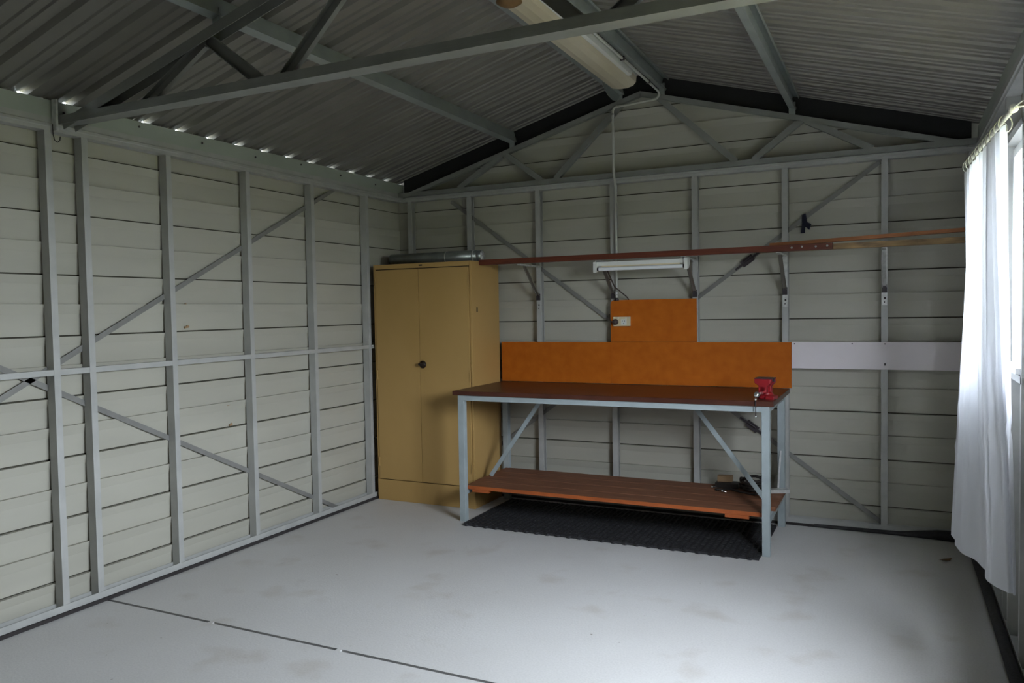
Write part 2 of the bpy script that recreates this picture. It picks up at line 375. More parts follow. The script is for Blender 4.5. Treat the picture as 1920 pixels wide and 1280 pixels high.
for (x, z, s) in ((2.775, 1.772, 1), (2.80, 0.642, -1)):
    t = MB(); d = Vector((0.80, 0, 0.58*s)).normalized(); c = Vector((x, ys-0.012, z))
    t.bar(c-d*0.045, c+d*0.045, 0.045, 0.012, (0, 1, 0)); t.tube([c-d*0.03+Vector((0, -0.012, 0.01)), c+d*0.03+Vector((0, -0.012, 0.01))], 0.009, 8)
    t.bar(c-d*0.10, c+d*0.10, 0.014, 0.006, (0, 1, 0))
    tag(t.obj('strap_tensioner', 'iron', wb), 'dark bolted strap tensioner')
for (y, z, w_) in ((-1.885, 0.90, 0.03), (-1.87, 0.77, 0.022), (-2.19, 1.39, 0.03), (-2.19, 1.52, 0.016)):   # dried mud spots left by wasps
    MB().prism([(0, 0), (w_, 0.004), (w_*1.1, 0.014), (w_*0.6, 0.02), (w_*0.4, 0.012), (-0.003, 0.012)], (-D-0.008, y, z), (0, 1, 0), (0, 0, 1), (1, 0, 0), 0.004).obj('mud_spot', 'woodpale', wl)
# dark strip under the plates
for nm, a in (('baseboard_left', (-0.005, 0.016, YF, 0.0, 0, ZB)), ('baseboard_back', (0, W, -0.010, 0.04, 0, ZB))):
    tag(MB().box(*a).obj(nm, 'seal'), 'dark damp course strip under the %s wall plate' % nm.split('_')[1], 'baseboard', kind='structure')
tag(MB().tube([(3.2, -0.010, 0.012), (3.7, -0.012, 0.014), (3.92, -0.02, 0.03), (4.03, -0.04, 0.036), (4.075, -0.10, 0.036), (4.088, -0.20, 0.034), (4.09, -1.0, 0.032), (4.09, -2.5, 0.032), (4.09, -4.5, 0.032), (4.09, YF+0.1, 0.032)], 0.03, 10,
    radii=[0.010, 0.014, 0.030, 0.034, 0.034, 0.030, 0.024, 0.024, 0.024, 0.024]).obj('baseboard_right', 'rubber'), 'black foam draught seal along the window wall floor edge', 'baseboard', kind='structure')

# ------------------------------------------------------------------ roof
ce = structure('ceiling', 'bare ribbed metal roof sheets on steel purlins', 'ceiling')
RP = 0.227
def roof_sheet(y0, n, side):
    """n ribs; profile in y, straight down the slope"""
    prof = []
    for k in range(n):
        b = y0+k*RP
        prof += [(b, 0), (b+0.050, 0), (b+0.056, 0.009), (b+0.068, 0.009), (b+0.074, 0), (b+0.105, 0), (b+0.111, 0.009), (b+0.123, 0.009), (b+0.129, 0),
                 (b+0.166, 0), (b+0.180, 0.026), (b+0.205, 0.026), (b+0.219, 0)]
    prof.append((y0+n*RP+0.012, 0.0))
    xe, xr = -D-0.016, W/2+0.0
    f = lambda x: ZC+ROOF+SL*x
    vs = []
    for x in (xe, xr):
        X = x if side == 0 else W-x
        vs += [(X, y, f(x)+h+0.001*(y > y0+n*RP)) for y, h in prof]
    m = len(prof)
    return MB().add(vs, [(i, i+1, m+i+1, m+i) for i in range(m-1)])
yb = 0.10
NS = 8
for k in range(NS):
    y0 = yb-(k+1)*4*RP
    for s in (0, 1): roof_sheet(y0, 4, s).obj('roof_sheet', 'roof', ce)
rc = MB(); zr = ZC+ROOF+SL*W/2
rc.add([(W/2-0.2, yb+.05, zr-0.02), (W/2, yb+.05, zr+0.04), (W/2+0.2, yb+.05, zr-0.02), (W/2-0.2, YF-0.9, zr-0.02), (W/2, YF-0.9, zr+0.04), (W/2+0.2, YF-0.9, zr-0.02)], [(0, 1, 4, 3), (1, 2, 5, 4)])
rc.obj('ridge_cap', 'roof', ce)
th = math.atan(SL)
def purlin(x, w=0.085, d=0.045, opn=1):
    sgn = 1 if x < W/2 else -1
    n = Vector((-math.sin(th)*sgn, 0, math.cos(th))); tdir = Vector((math.cos(th)*sgn, 0, math.sin(th)))   # normal, up-slope
    c = Vector((x, 0, chord(x)+ROOF))-n*(w/2+0.0015)
    for yy in (-0.03, -2.94): MB().box(x-0.02, x+0.02, yy-0.004, yy+0.004, chord(x)-0.01, chord(x)+ROOF*0.6).obj('purlin_cleat', 'purlin', ce)
    MB().chan(c+Vector((0, 0.05, 0)), c+Vector((0, YF-0.05, 0)), w, d, -tdir*opn, 0.003, 0.014).obj('purlin', 'purlin', ce)
for x in (1.045, 1.905, W-1.045, W-1.905): purlin(x)
purlin(W-1.915+0.0, opn=1) if False else None
for sgn, x in ((1, 0.0), (-1, W)):          # eave beams above the side walls
    MB().box(min(x-0.005*sgn, x-D*sgn), max(x-0.005*sgn, x-D*sgn), YF, 0.05, ZT+0.067, ZC+ROOF-0.016-0.003).obj('eave_beam', 'eave', ce)
    g = MB()
    for k in range(NS*4):                      # foam plugs between some ribs leave only slits of daylight
        pass
gx = 1.905-0.002
MB().prism([(0.0, 2.965), (0.0, 3.07), (-0.42, 3.07), (-0.40, 3.02), (-0.34, 2.965), (-0.24, 2.925), (-0.14, 2.915), (-0.06, 2.925)], (gx, -0.05, 0), (0, 1, 0), (0, 0, 1), (1, 0, 0), 0.003).obj('gusset_plate', 'purlin', ce)
# screws along the left eave beam
sm = MB().lathe([(0.0, 0), (0.006, 0), (0.006, 0.005), (0.0, 0.006)], (0, 0, 0), (1, 0, 0), 8).mesh('screw')
for k in range(12): part(ce, 'screw', sm, 'iron', (-0.004, -0.35-k*0.43, 2.47+0.01*(k % 3)))
# black strip filling the gap between gable truss and roof sheets
for s in (0, 1):
    X = lambda x: x if s == 0 else W-x
    b = MB(); n = []
    pts = [(X(0.03), 0, chord(0.03)-0.02), (X(W/2), 0, chord(W/2)-0.02), (X(W/2), 0, chord(W/2)+ROOF+0.02), (X(0.03), 0, chord(0.03)+ROOF+0.02)]
    b.add([(p[0], 0.005, p[2]) for p in pts]+[(p[0], 0.03, p[2]) for p in pts], [(0, 1, 2, 3), (4, 7, 6, 5), (0, 4, 5, 1), (1, 5, 6, 2), (2, 6, 7, 3), (3, 7, 4, 0)])
    tag(b.obj('gap_strip', 'matt_black', wb), 'black gap strip under the roof edge')

# ------------------------------------------------------------------ roof trusses
def truss(y, label, near):
    t = thing('roof_truss', (0, y, ZT+0.037), label, 'roof truss')
    wd_, ht = (0.075, 0.040) if near else (0.045, 0.034)
    zb_ = 2.404
    MB().chan((0.006, y, zb_), (W-0.006, y, zb_), wd_, ht, (0, 0, 1), 0.003).obj('bottom_chord', 'truss', t)
    MB().box(0.006, W-0.006, y-wd_/2-0.0005, y-wd_/2+0.002, zb_+ht*0.42, zb_+ht).obj('chord_flange', 'truss', t)
    cw = 0.058 if near else 0.042
    for s in (0, 1):
        X = lambda x: x if s == 0 else W-x
        a = Vector((X(0.04), y, chord(0.04)-0.004)); b = Vector((X(W/2), y, chord(W/2)-0.004))
        dn = Vector((math.sin(th)*(1 if s == 0 else -1), 0, -math.cos(th)))
        MB().chan(a, b, wd_*0.85, cw*0.8, dn, 0.003).obj('top_chord', 'truss', t)
        zt = lambda x: chord(x)-0.03
        for (x0, x1) in ((0.57, 0.96), (1.29, 0.985), (1.40, 1.93)):
            A = Vector((X(x0), y, zb_+0.03)); B = Vector((X(x1), y, zt(x1)))
            if near: MB().chan(A+Vector((0, 0.022, 0)), B+Vector((0, 0.022, 0)), 0.052, 0.024, (0, -1, 0), 0.003).obj('web_member', 'truss', t)
            else: MB().chan(A+Vector((0, -0.018, 0)), B+Vector((0, -0.018, 0)), 0.040, 0.030, (0, 1, 0), 0.003).obj('web_member', 'truss', t)
    return t
tn = truss(-2.94, 'near steel roof truss crossing the room overhead below the purlins', True)
truss(-0.024, 'steel gable truss standing on the back wall top plate', False)
tag(MB().box(0.004, 0.035, -2.995, -2.985, 2.37, 2.52).obj('end_cleat', 'zinc', tn), 'pale bolted end cleat')
hk = MB(); hk.tube([(0.012, -3.0, 2.40), (0.014, -3.0, 2.35), (0.016, -2.995, 2.325), (0.022, -2.985, 2.315), (0.026, -2.975, 2.325), (0.026, -2.972, 2.345)], 0.0025, 6)
tag(hk.obj('wire_hook', 'iron'), 'bent wire hook hanging from the truss cleat by the left wall', 'hook')

# ------------------------------------------------------------------ windows
def window(name, u0, u1, label, nl):
    w_ = structure(name, label, 'window', (W+D, (u0+u1)/2, WZ[0]))
    x0, x1 = W+0.02, W+D+0.03; t = 0.035; z0, z1 = WZ
    f = MB()
    f.box(x0, x1, u0, u1, z0, z0+t).box(x0, x1, u0, u1, z1-t, z1).box(x0, x1, u0, u0+t, z0+t, z1-t).box(x0, x1, u1-t, u1, z0+t, z1-t)
    f.obj('window_frame', 'white_alu', w_)
    n = nl
    for k in range(n):
        a = u0+t+(u1-u0-2*t)*k/n; b = u0+t+(u1-u0-2*t)*(k+1)/n; xx = x0+0.02+0.02*(k % 2)
        s = MB(); q = 0.022
        s.box(xx, xx+0.018, a, b, z0+t, z0+t+q).box(xx, xx+0.018, a, b, z1-t-q, z1-t).box(xx, xx+0.018, a, a+q, z0+t+q, z1-t-q).box(xx, xx+0.018, b-q, b, z0+t+q, z1-t-q)
        so = s.obj('sash', 'white_alu', w_)
        g = MB().add([(xx+0.009, a+q, z0+t+q), (xx+0.009, b-q, z0+t+q), (xx+0.009, b-q, z1-t-q), (xx+0.009, a+q, z1-t-q)], [(0, 1, 2, 3)]).obj('pane', 'glass', so)
    MB().box(W-0.018, x0+0.005, u0-0.02, u1+0.02, z0-0.022, z0).obj('window_sill', 'white_alu', w_)
    return w_
window('window_1', *WIN1, 'white framed window behind the white curtain', 2)
window('window_2', *WIN2, 'white sliding window nearer the viewpoint', 2)

# ------------------------------------------------------------------ curtain on its rod
rodA, rodB = Vector((3.974, -1.15, 2.112)), Vector((4.022, -2.42, 2.095))
rod = thing('curtain_rod', rodA, 'thin pale curtain rod with a round end knob over the window', 'curtain rod')
MB().tube([rodA, rodB], 0.009, 10).obj('rod', 'conduit', rod)
MB().lathe([(0.0, -0.016), (0.011, -0.012), (0.016, 0), (0.011, 0.012), (0.0, 0.016)], rodB, rodB-rodA, 12).obj('end_knob', 'plastic', rod)
for t in (0.03, 0.97):
    p = rodA.lerp(rodB, t); MB().tube([p, p+Vector((0.02, 0, 0.012)), (W+0.004, p.y, p.z+0.012)], 0.004, 6).obj('rod_bracket', 'zinc', rod)
MB().tube([rodB+Vector((0, -0.02, 0)), rodB+Vector((0.02, -0.05, 0.012)), rodB+Vector((0.05, -0.09, -0.004)), rodB+Vector((0.09, -0.10, 0.02))], 0.0025, 6).obj('tie_wire', 'zinc', rod)
NU, NV = 96, 48
far = [(2.062, 3.974, -1.20), (1.63, 3.972, -1.26), (1.14, 3.932, -1.40), (0.48, 3.882, -1.64)]
def interp(tab, z):
    for (z0, x0, y0), (z1, x1, y1) in zip(tab[:-1], tab[1:]):
        if z >= z1: t = (z0-z)/(z0-z1); return x0+(x1-x0)*t, y0+(y1-y0)*t
    return tab[-1][1:]
near = [(2.062, 4.012, -2.32), (1.63, 4.02, -2.30), (1.14, 4.035, -2.28), (0.48, 4.060, -2.28)]
midc = [(2.062, 3.99, -1.80), (1.63, 3.985, -1.86), (1.14, 3.972, -2.0), (0.48, 3.968, -2.16)]
vs = []
for j in range(NV+1):
    v = j/NV
    for i in range(NU+1):
        u = i/NU; z = 2.062+(0.47-2.062)*v
        if j == 0: z -= 0.012*(0.5-0.5*math.cos(u*2*math.pi*11))
        z += v*(0.02*math.sin(u*5.0)-0.01)
        a, m_, b = interp(far, z), interp(midc, z), interp(near, z)
        k0, k1, k2 = (1-u)*(1-2*u), 4*u*(1-u), u*(2*u-1)
        x = a[0]*k0+m_[0]*k1+b[0]*k2; y = a[1]*k0+m_[1]*k1+b[1]*k2
        amp = 0.020*(1-v)+0.019*v; ph = u*2*math.pi*11
        fold = math.sin(ph)*(1-v)**0.7+math.tanh(2.0*math.sin(u*2*math.pi*2.4+0.9+0.4*v))*0.9*v**0.8
        x += amp*fold*0.8; y += amp*0.5*math.cos(ph*0.5+v)
        cr = 0.006*math.exp(-((z-0.98-0.05*math.sin(u*9))/0.012)**2)+0.004*math.exp(-((z-0.80-0.03*math.sin(u*7+2))/0.010)**2)
        x -= cr
        vs.append((min(x, W-0.01), y, z))
fs = [(j*(NU+1)+i, j*(NU+1)+i+1, (j+1)*(NU+1)+i+1, (j+1)*(NU+1)+i) for j in range(NV) for i in range(NU)]
cu = tag(MB().add(vs, fs, True).obj('curtain', 'cloth'), 'long white cloth curtain hanging on rings in front of the window', 'curtain')
for k in range(11):
    i = int((k+0.5)/11*NU); t = (k+0.45)/11*0.97+0.02
    p = rodA.lerp(rodB, 0.03+0.90*t); ring = [p+Vector((0.022*math.sin(a), 0.012*math.sin(a), 0.030*math.cos(a)-0.020)) for a in [2*math.pi*q/12 for q in range(13)]]
    MB().tube(ring, 0.0022, 5, caps=False).obj('curtain_ring', 'conduit', cu)

# ------------------------------------------------------------------ storage cabinet
cx0, cx1, cy0, cy1, ch = 0.026, 0.895, -0.449, -0.004, 1.832
cb = thing('storage_cabinet', ((cx0+cx1)/2, (cy0+cy1)/2, 0), 'tall tan steel two door storage cabinet in the back corner', 'cabinet')
b = MB(); t = 0.018
b.box(cx0, cx0+t, cy0+0.004, cy1, 0, ch).box(cx1-t, cx1, cy0+0.004, cy1, 0, ch).box(cx0+t, cx1-t, cy0+0.004, cy1, ch-0.036, ch).box(cx0+t, cx1-t, cy1-0.01, cy1, 0, ch-0.036).box(cx0+t, cx1-t, cy0+0.03, cy1-0.01, 0.0, 0.02)
bo = b.obj('body', 'cream', cb, 0.003)
MB().box(cx0+0.002, cx1-0.002, cy0, cy0+0.018, 0.0, 0.160).obj('plinth', 'cream', cb, 0.002)
MB().box(cx0+0.02, cx1-0.02, cy0+0.012, cy0+0.020, 0.15, ch-0.03).obj('door_rebate', 'crack', cb)
xm = 0.441
for i, (a, b_) in enumerate(((cx0+0.021, xm-0.0015), (xm+0.0015, cx1-0.021))):
    d = MB().box(a, b_, cy0-0.002, cy0+0.014, 0.166, ch-0.042).obj('door', 'cream', cb, 0.002)
    for z in (1.70, 0.98, 0.30):
        hx = a+0.002 if i == 0 else b_-0.002
        MB().tube([(hx, cy0-0.003, z-0.035), (hx, cy0-0.003, z+0.035)], 0.0045, 8).obj('hinge', 'cream', d)
    if i == 1:
        h = MB().lathe([(0.0, 0), (0.028, 0), (0.030, 0.006), (0.016, 0.012), (0.012, 0.028), (0.0, 0.030)], (xm+0.028, cy0-0.002, 1.066), (0, -1, 0), 18)
        h.bar((xm+0.008, cy0-0.032, 1.070), (xm+0.048, cy0-0.032, 1.062), 0.018, 0.016, (0, 1, 0))
        tag(h.obj('handle', 'knob', d), 'dark turn handle with lock')
MB().box(0.445, 0.475, cy0+0.001, cy0+0.005, ch-0.022, ch-0.012).obj('name_plate', 'knob', cb)
MB().box(cx1-0.0005, cx1+0.0015, -0.374, -0.358, 1.455, 1.490).obj('latch_hole', 'crack', cb)
# galvanised flue lying on top
fz = ch+0.047
fp = thing('flue_pipe', (0.08, -0.25, ch), 'galvanised flue pipe lying on top of the tan cabinet', 'pipe')
o = MB(); A = Vector((0.075, -0.26, fz)); B = Vector((0.845, -0.24, fz))
def ring_pipe(m, A, B, r, th_=0.003, seg=28):
    ax = (B-A).normalized(); L_ = (B-A).length
    m.lathe([(r-th_, 0), (r, 0), (r, L_), (r-th_, L_), (r-th_, 0.0)], A, ax, seg); m.f = [f for f in m.f if len(f) <= 4]; m.sm = m.sm[:len(m.f)]
    return m
ring_pipe(o, A, B, 0.044).obj('pipe', 'galv_pipe', fp)
ax = (B-A).normalized()
for tt, w_ in ((0.50, 0.006), (0.735, 0.008)):
    ring_pipe(MB(), A+ax*tt, A+ax*(tt+w_), 0.047).obj('seam_band', 'zinc', fp)
ring_pipe(MB(), A+ax*0.745, A+ax*0.805, 0.041).obj('spigot', 'galv_pipe', fp)
cp = MB().lathe([(0.0, 0), (0.038, 0), (0.038, 0.004), (0, 0.004)], A+ax*0.80, ax, 24)
for q in range(3):
    aa = q*math.pi/3; v = Vector((0, math.cos(aa), math.sin(aa))); cp.bar(A+ax*0.806-v*0.036, A+ax*0.806+v*0.036, 0.006, 0.004, ax)
cp.obj('damper_plate', 'zinc', fp)

# ------------------------------------------------------------------ timber rail on brackets
def timber(name, x0, x1, y0, y1, za, zb, h, m, label, bow=0.0):
    n = 12; b = MB(); vs = []
    for i in range(n+1):
        t = i/n; x = x0+(x1-x0)*t; z = za+(zb-za)*t+bow*math.sin(math.pi*t); 
        vs += [(x, y0, z), (x, y1, z), (x, y1, z+h), (x, y0, z+h)]
    fs = [(4*i+k, 4*i+(k+1) % 4, 4*i+4+(k+1) % 4, 4*i+4+k) for i in range(n) for k in range(4)]+[(3, 2, 1, 0), tuple(4*n+k for k in range(4))]
    return tag(b.add(vs, fs).obj(name, m), label, 'timber', 'timber lengths lying on the brackets')
rail = timber('timber_rail', 0.900, 3.335, -0.330, -0.285, 1.803, 1.802, 0.038, 'redwood', 'long dark red timber length running from the cabinet over the tube light')
for x in (3.10, 3.16, 3.24, 3.305):
    MB().lathe([(0, 0), (0.007, 0), (0.006, 0.003), (0, 0.004)], (x, -0.330, 1.823+0.002*math.sin(x*40)), (0, -1, 0), 10).obj('screw', 'zinc', rail)
timber('timber_rail', 2.96, 4.075, -0.270, -0.225, 1.838, 1.872, 0.022, 'orangewood', 'thin orange timber lath lying uppermost on the right hand brackets', 0.0)
timber('timber_rail', 2.90, 4.07, -0.284, -0.24, 1.801, 1.806, 0.034, 'oldwood', 'weathered yellow timber length with grey patches on the right hand brackets')
names = ['folding shelf bracket next to the cabinet side', 'shelf bracket beside the conduit above the power outlet', 'shelf bracket over the right edge of the orange upper panel',
         'shelf bracket on the stud above the right end of the bench', 'bright zinc shelf bracket above the white board']
for i in range(5):
    x = BX[i+2]-0.019; bm_ = 'rustbrown' if i < 4 else 'zinc'
    br = thing('shelf_bracket', (x, 0, 1.45), names[i], 'bracket', 'shelf brackets on the back wall studs')
    a = MB().box(x-0.015, x+0.015, -0.004, 0.0, 1.455, 1.84)
    a.obj('wall_strip', 'zinc' if i > 2 else 'stud', br)
    MB().chan((x, -0.003, 1.797), (x, -0.345, 1.797), 0.026, 0.010, (0, 0, -1), 0.002).obj('arm', 'zinc', br)
    MB().chan((x, -0.245, 1.785), (x, -0.012, 1.575), 0.024, 0.010, (0, -0.6, -0.8), 0.002).obj('strut', bm_, br)
    MB().box(x-0.015, x+0.015, -0.016, -0.004, 1.535, 1.585).obj('strut_foot', 'iron', br)
    MB().lathe([(0, 0), (0.006, 0), (0.006, 0.003), (0, 0.003)], (x+0.003, -0.004, 1.50), (0, -1, 0), 10).obj('screw', 'iron', br)
    MB().lathe([(0, 0), (0.004, 0), (0.004, 0.003), (0, 0.003)], (x, -0.004, 1.475), (0, -1, 0), 10).obj('screw', 'iron', br)

# ------------------------------------------------------------------ fluorescent batten under the rail
tl = thing('tube_light', (2.12, -0.29, 1.80), 'white fluorescent tube light fixed under the red timber rail', 'tube light')
X0, X1 = 1.80, 2.447
MB().box(X0, X1, -0.310, -0.262, 1.757, 1.7865).obj('batten', 'plastic', tl, 0.002)
MB().box(X0+0.05, X1-0.05, -0.3105, -0.30, 1.751, 1.759).obj('reflector_lip', 'cream_plastic', tl)
for x in (X0-0.004, X1-0.018):
    MB().prism([(-0.330, 1.7865), (-0.262, 1.7865), (-0.262, 1.757), (-0.285, 1.722), (-0.330, 1.714)], (x, 0, 0), (0, 1, 0), (0, 0, 1), (1, 0, 0), 0.022).obj('end_holder', 'plastic', tl)
MB().tube([(X0+0.030, -0.305, 1.737), (X1-0.030, -0.305, 1.737)], 0.013, 16).obj('tube', 'tube', tl)
for x in (X0+0.018, X1-0.034):
    MB().tube([(x, -0.305, 1.737), (x+0.014, -0.305, 1.737)], 0.0125, 16).obj('tube_cap', 'iron', tl)
tag(MB().tube([(1.86, -0.27, 1.775), (1.868, -0.20, 1.70), (1.872, -0.10, 1.62), (1.905, -0.05, 1.580), (1.93, -0.012, 1.550), (1.94, 0.012, 1.530), (1.945, 0.018, 1.49)], 0.0045, 6).obj('power_cord', 'cable', tl), 'thin dark flex')

# ------------------------------------------------------------------ orange hardboard panels, white board, outlet
def panel(name, x0, x1, z0, z1, m, label, cat, rnd=0.0, grp=None, y=-0.0005, t=0.010):
    if rnd:
        poly = [(x0, z0), (x1, z0), (x1, z1)]+[(x0+rnd-rnd*math.sin(a), z1-rnd+rnd*math.cos(a)) for a in [k*math.pi/12 for k in range(7)]]
    else: poly = [(x0, z0), (x1, z0), (x1, z1), (x0, z1)]
    return tag(MB().prism(poly, (0, y, 0), (1, 0, 0), (0, 0, 1), (0, -1, 0), t).obj(name, m), label, cat, grp)
g = 'orange hardboard panels behind the bench'
panel('backing_board', 0.915, 1.8085, 0.915, 1.219, 'hardboard', 'left lower orange hardboard panel next to the cabinet', 'panel', grp=g)
panel('backing_board', 1.8095, 3.061, 0.915, 1.220, 'hardboard', 'right lower orange hardboard panel behind the red vice', 'panel', grp=g)
panel('backing_board', 1.8095, 2.437, 1.2215, 1.524, 'hardboard', 'upper orange hardboard panel carrying the power outlet', 'panel', 0.03, grp=g)
wbd = panel('white_board', 3.063, W-0.045, 1.048, 1.222, 'whiteboard', 'long white melamine strip board fixed beside the orange panels', 'board')
for (x, z) in ((3.08, 1.21), (3.43, 1.212), (3.62, 1.211), (3.62, 1.085), (3.62, 1.078)):
    MB().lathe([(0, 0), (0.004, 0), (0.004, 0.002), (0, 0.002)], (x, -0.0105, z), (0, -1, 0), 8).obj('screw', 'iron', wbd)
ot = thing('power_outlet', (1.895, -0.0105, 1.37), 'cream double power outlet on the upper orange panel', 'power outlet')
MB().box(1.832, 1.962, -0.022, -0.0105, 1.335, 1.403).obj('face_plate', 'cream_plastic', ot, 0.002)
MB().box(1.945, 1.962, -0.026, -0.021, 1.337, 1.401).obj('plate_edge', 'cream_plastic', ot)
MB().box(1.893, 1.934, -0.0235, -0.0215, 1.345, 1.386).obj('socket', 'plastic', ot)
for (x, z) in ((1.903, 1.372), (1.920, 1.372), (1.9115, 1.354)): MB().box(x-0.002, x+0.002, -0.0242, -0.0232, z-0.004, z+0.004).obj('slot', 'iron', ot)
for x in (1.872, 1.930): MB().box(x-0.005, x+0.005, -0.025, -0.0215, 1.388, 1.398).obj('switch', 'plastic', ot)
pg = MB().lathe([(0.0, 0), (0.021, 0), (0.021, 0.022), (0.012, 0.034), (0, 0.034)], (1.853, -0.0225, 1.366), (0, -1, 0), 16)
pg.tube([(1.853, -0.05, 1.366), (1.835, -0.055, 1.368), (1.812, -0.035, 1.376), (1.798, -0.005, 1.39), (1.790, 0.02, 1.42)], 0.005, 7)
tag(pg.obj('power_plug', 'cable'), 'dark round plug and flex pushed into the cream outlet', 'plug')

# ------------------------------------------------------------------ conduit from the outlet to the ridge
cd = [(1.862, -0.022, 1.528), (1.863, -0.022, 1.9), (1.864, -0.024, 2.33), (1.865, -0.062, 2.42), (1.862, -0.064, 2.84), (1.864, -0.064, 2.875), (1.875, -0.064, 2.893), (1.90, -0.064, 2.898),
      (2.15, -0.064, 2.912), (2.185, -0.066, 2.918), (2.205, -0.075, 2.938), (2.207, -0.10, 2.955), (2.207, -0.16, 2.957), (2.207, -2.4, 2.957)]
con = thing('conduit', cd[0], 'pale electrical conduit climbing the back wall and along the ridge', 'conduit')
MB().tube(cd, 0.0085, 10).obj('pipe', 'conduit', con)
for a, b_ in ((0, 1),): MB().lathe([(0.0085, 0), (0.012, 0), (0.012, 0.03), (0.0085, 0.03)], (1.862, -0.022, 1.56), (0, 0, 1), 14).obj('coupling', 'zinc', con)
MB().lathe([(0, 0), (0.016, 0), (0.016, 0.012), (0.010, 0.02), (0, 0.02)], (1.862, -0.022, 1.520), (0, 0, 1), 14).obj('gland', 'iron', con)
for p, a in (((1.862, -0.064, 2.84), (0, 0, 1)), ((1.90, -0.064, 2.898), (1, 0, 0))): MB().lathe([(0.0085, -0.012), (0.0115, -0.012), (0.0115, 0.012), (0.0085, 0.012)], p, a, 14).obj('coupling', 'conduit', con)
for y in (-0.35, -0.9, -1.5, -2.1): MB().box(2.194, 2.22, y-0.008, y+0.008, 2.947, 2.969).obj('clip', 'iron', con)

# ------------------------------------------------------------------ ceiling light in the ridge
cl = thing('ceiling_light', (2.07, -1.3, 2.97), 'long ceiling light with yellowed diffuser between the ridge purlins', 'ceiling light')
ya, yb_ = -2.25, -0.42
pf = [(1.955, 2.985), (1.962, 2.945), (1.985, 2.925), (2.03, 2.915), (2.085, 2.915), (2.125, 2.925), (2.145, 2.945), (2.150, 2.985)]
MB().sweep([(a, b) for a, b in pf], (0, ya, 0), (0, yb_, 0), (1, 0, 0), (0, 0, 1)).obj('diffuser', 'diffuser', cl, 0.004)
MB().box(2.151, 2.178, ya, -0.62, 2.935, 2.985).obj('side_channel', 'plastic', cl)
MB().box(1.99, 2.15, ya, yb_, 2.986, 3.01).obj('housing', 'plastic', cl)
MB().lathe([(0, 0), (0.058, 0), (0.062, 0.012), (0.03, 0.03), (0, 0.032)], (2.05, -2.12, 2.914), (0, 0, -1), 20).obj('rusty_cover', 'rust', cl)
for y in (-0.7, -2.0): MB().box(2.06, 2.08, y-0.01, y+0.01, 3.01, 3.13).obj('hanger', 'zinc', cl)

# ------------------------------------------------------------------ workbench
bx0, bx1, by0, by1, bh = 0.915, 3.050, -0.785, -0.012, 0.912
wbn = thing('workbench', ((bx0+bx1)/2, (by0+by1)/2, 0), 'grey steel framed workbench with dark red wooden top', 'workbench')
MB().box(bx0, bx1, by0, by1, bh-0.030, bh).obj('bench_top', 'benchtop', wbn, 0.002)
lw = 0.045; fx0, fx1, fy0, fy1 = bx0+0.035, bx1-0.025, by0+0.012, by1-0.03
zt = bh-0.0305
for (x, y) in ((fx0, fy0), (fx1-lw, fy0), (fx0, fy1-lw), (fx1-lw, fy1-lw)):
    MB().box(x, x+lw, y, y+lw, 0.0, zt).obj('leg', 'grey_paint', wbn, 0.002)
for y in (fy0, fy1-lw): MB().box(fx0+lw, fx1-lw, y, y+lw*0.9, zt-0.036, zt).obj('top_rail', 'grey_paint', wbn, 0.001)
for x in (fx0, fx1-lw): MB().box(x+0.002, x+lw-0.002, fy0+lw, fy1-lw, zt-0.036, zt).obj('end_rail', 'grey_paint', wbn, 0.001)
MB().box(fx0+lw, fx1-lw, -0.42, -0.385, zt-0.036, zt).obj('middle_rail', 'grey_paint', wbn)
zs = 0.222
for x in (fx0+0.006, fx1-lw+0.004): MB().box(x, x+0.035, fy0+lw, fy1-lw, zs-0.036, zs).obj('shelf_bearer', 'grey_paint', wbn)
for (x0, x1) in ((1.005, 1.445), (2.945, 2.475)):
    MB().bar((x0, -0.402, zs+0.028), (x1, -0.402, zt-0.02), 0.030, 0.006, (0, 1, 0)).obj('brace', 'grey_paint', wbn)
sy = [-0.735, -0.575, -0.405, -0.235, -0.075]
for i in range(4):
    p = MB().box(0.978-0.01*(i % 2), 2.985+0.045*(1 if i > 0 else 0), sy[i]+0.002, sy[i+1]-0.002, zs+0.0005, zs+0.026).obj('shelf_plank', 'shelfwood', wbn, 0.002)
    if i == 0: MB().box(0.978, 2.985, sy[0]-0.001, sy[0]+0.0022, zs+0.001, zs+0.025).obj('painted_edge', 'shelfedge', p)
MB().box(2.76, 2.90, sy[0]+0.0, sy[0]+0.05, zs-0.02, zs).obj('packing_block', 'shelfedge', wbn)
MB().box(1.03, 1.16, sy[0]+0.0, sy[0]+0.05, zs-0.018, zs).obj('packing_block', 'shelfedge', wbn)

# ------------------------------------------------------------------ vice
vx, vy, vz = 2.985, -0.64, bh
vc = thing('bench_vice', (vx, vy, vz), 'small red bench vice bolted to the right end of the bench', 'vice')
vc_rot = math.radians(-8)
def vp(m): 
    m.v = [(vx+(p[0])*math.cos(vc_rot)-p[1]*math.sin(vc_rot), vy+p[0]*math.sin(vc_rot)+p[1]*math.cos(vc_rot), vz+p[2]) for p in m.v]; return m
vp(MB().lathe([(0, 0), (0.056, 0), (0.056, 0.014), (0.047, 0.022), (0.0, 0.022)], (0.004, 0.02, 0), (0, 0, 1), 24)).obj('base', 'red', vc)
vp(MB().box(0.012, 0.062, -0.05, 0.04, 0, 0.020)).obj('base_lug', 'red', vc, 0.003)
vp(MB().lathe([(0, 0.022), (0.040, 0.022), (0.036, 0.032), (0.030, 0.045), (0, 0.045)], (0.0, 0.02, 0), (0, 0, 1), 20)).obj('swivel', 'red', vc)
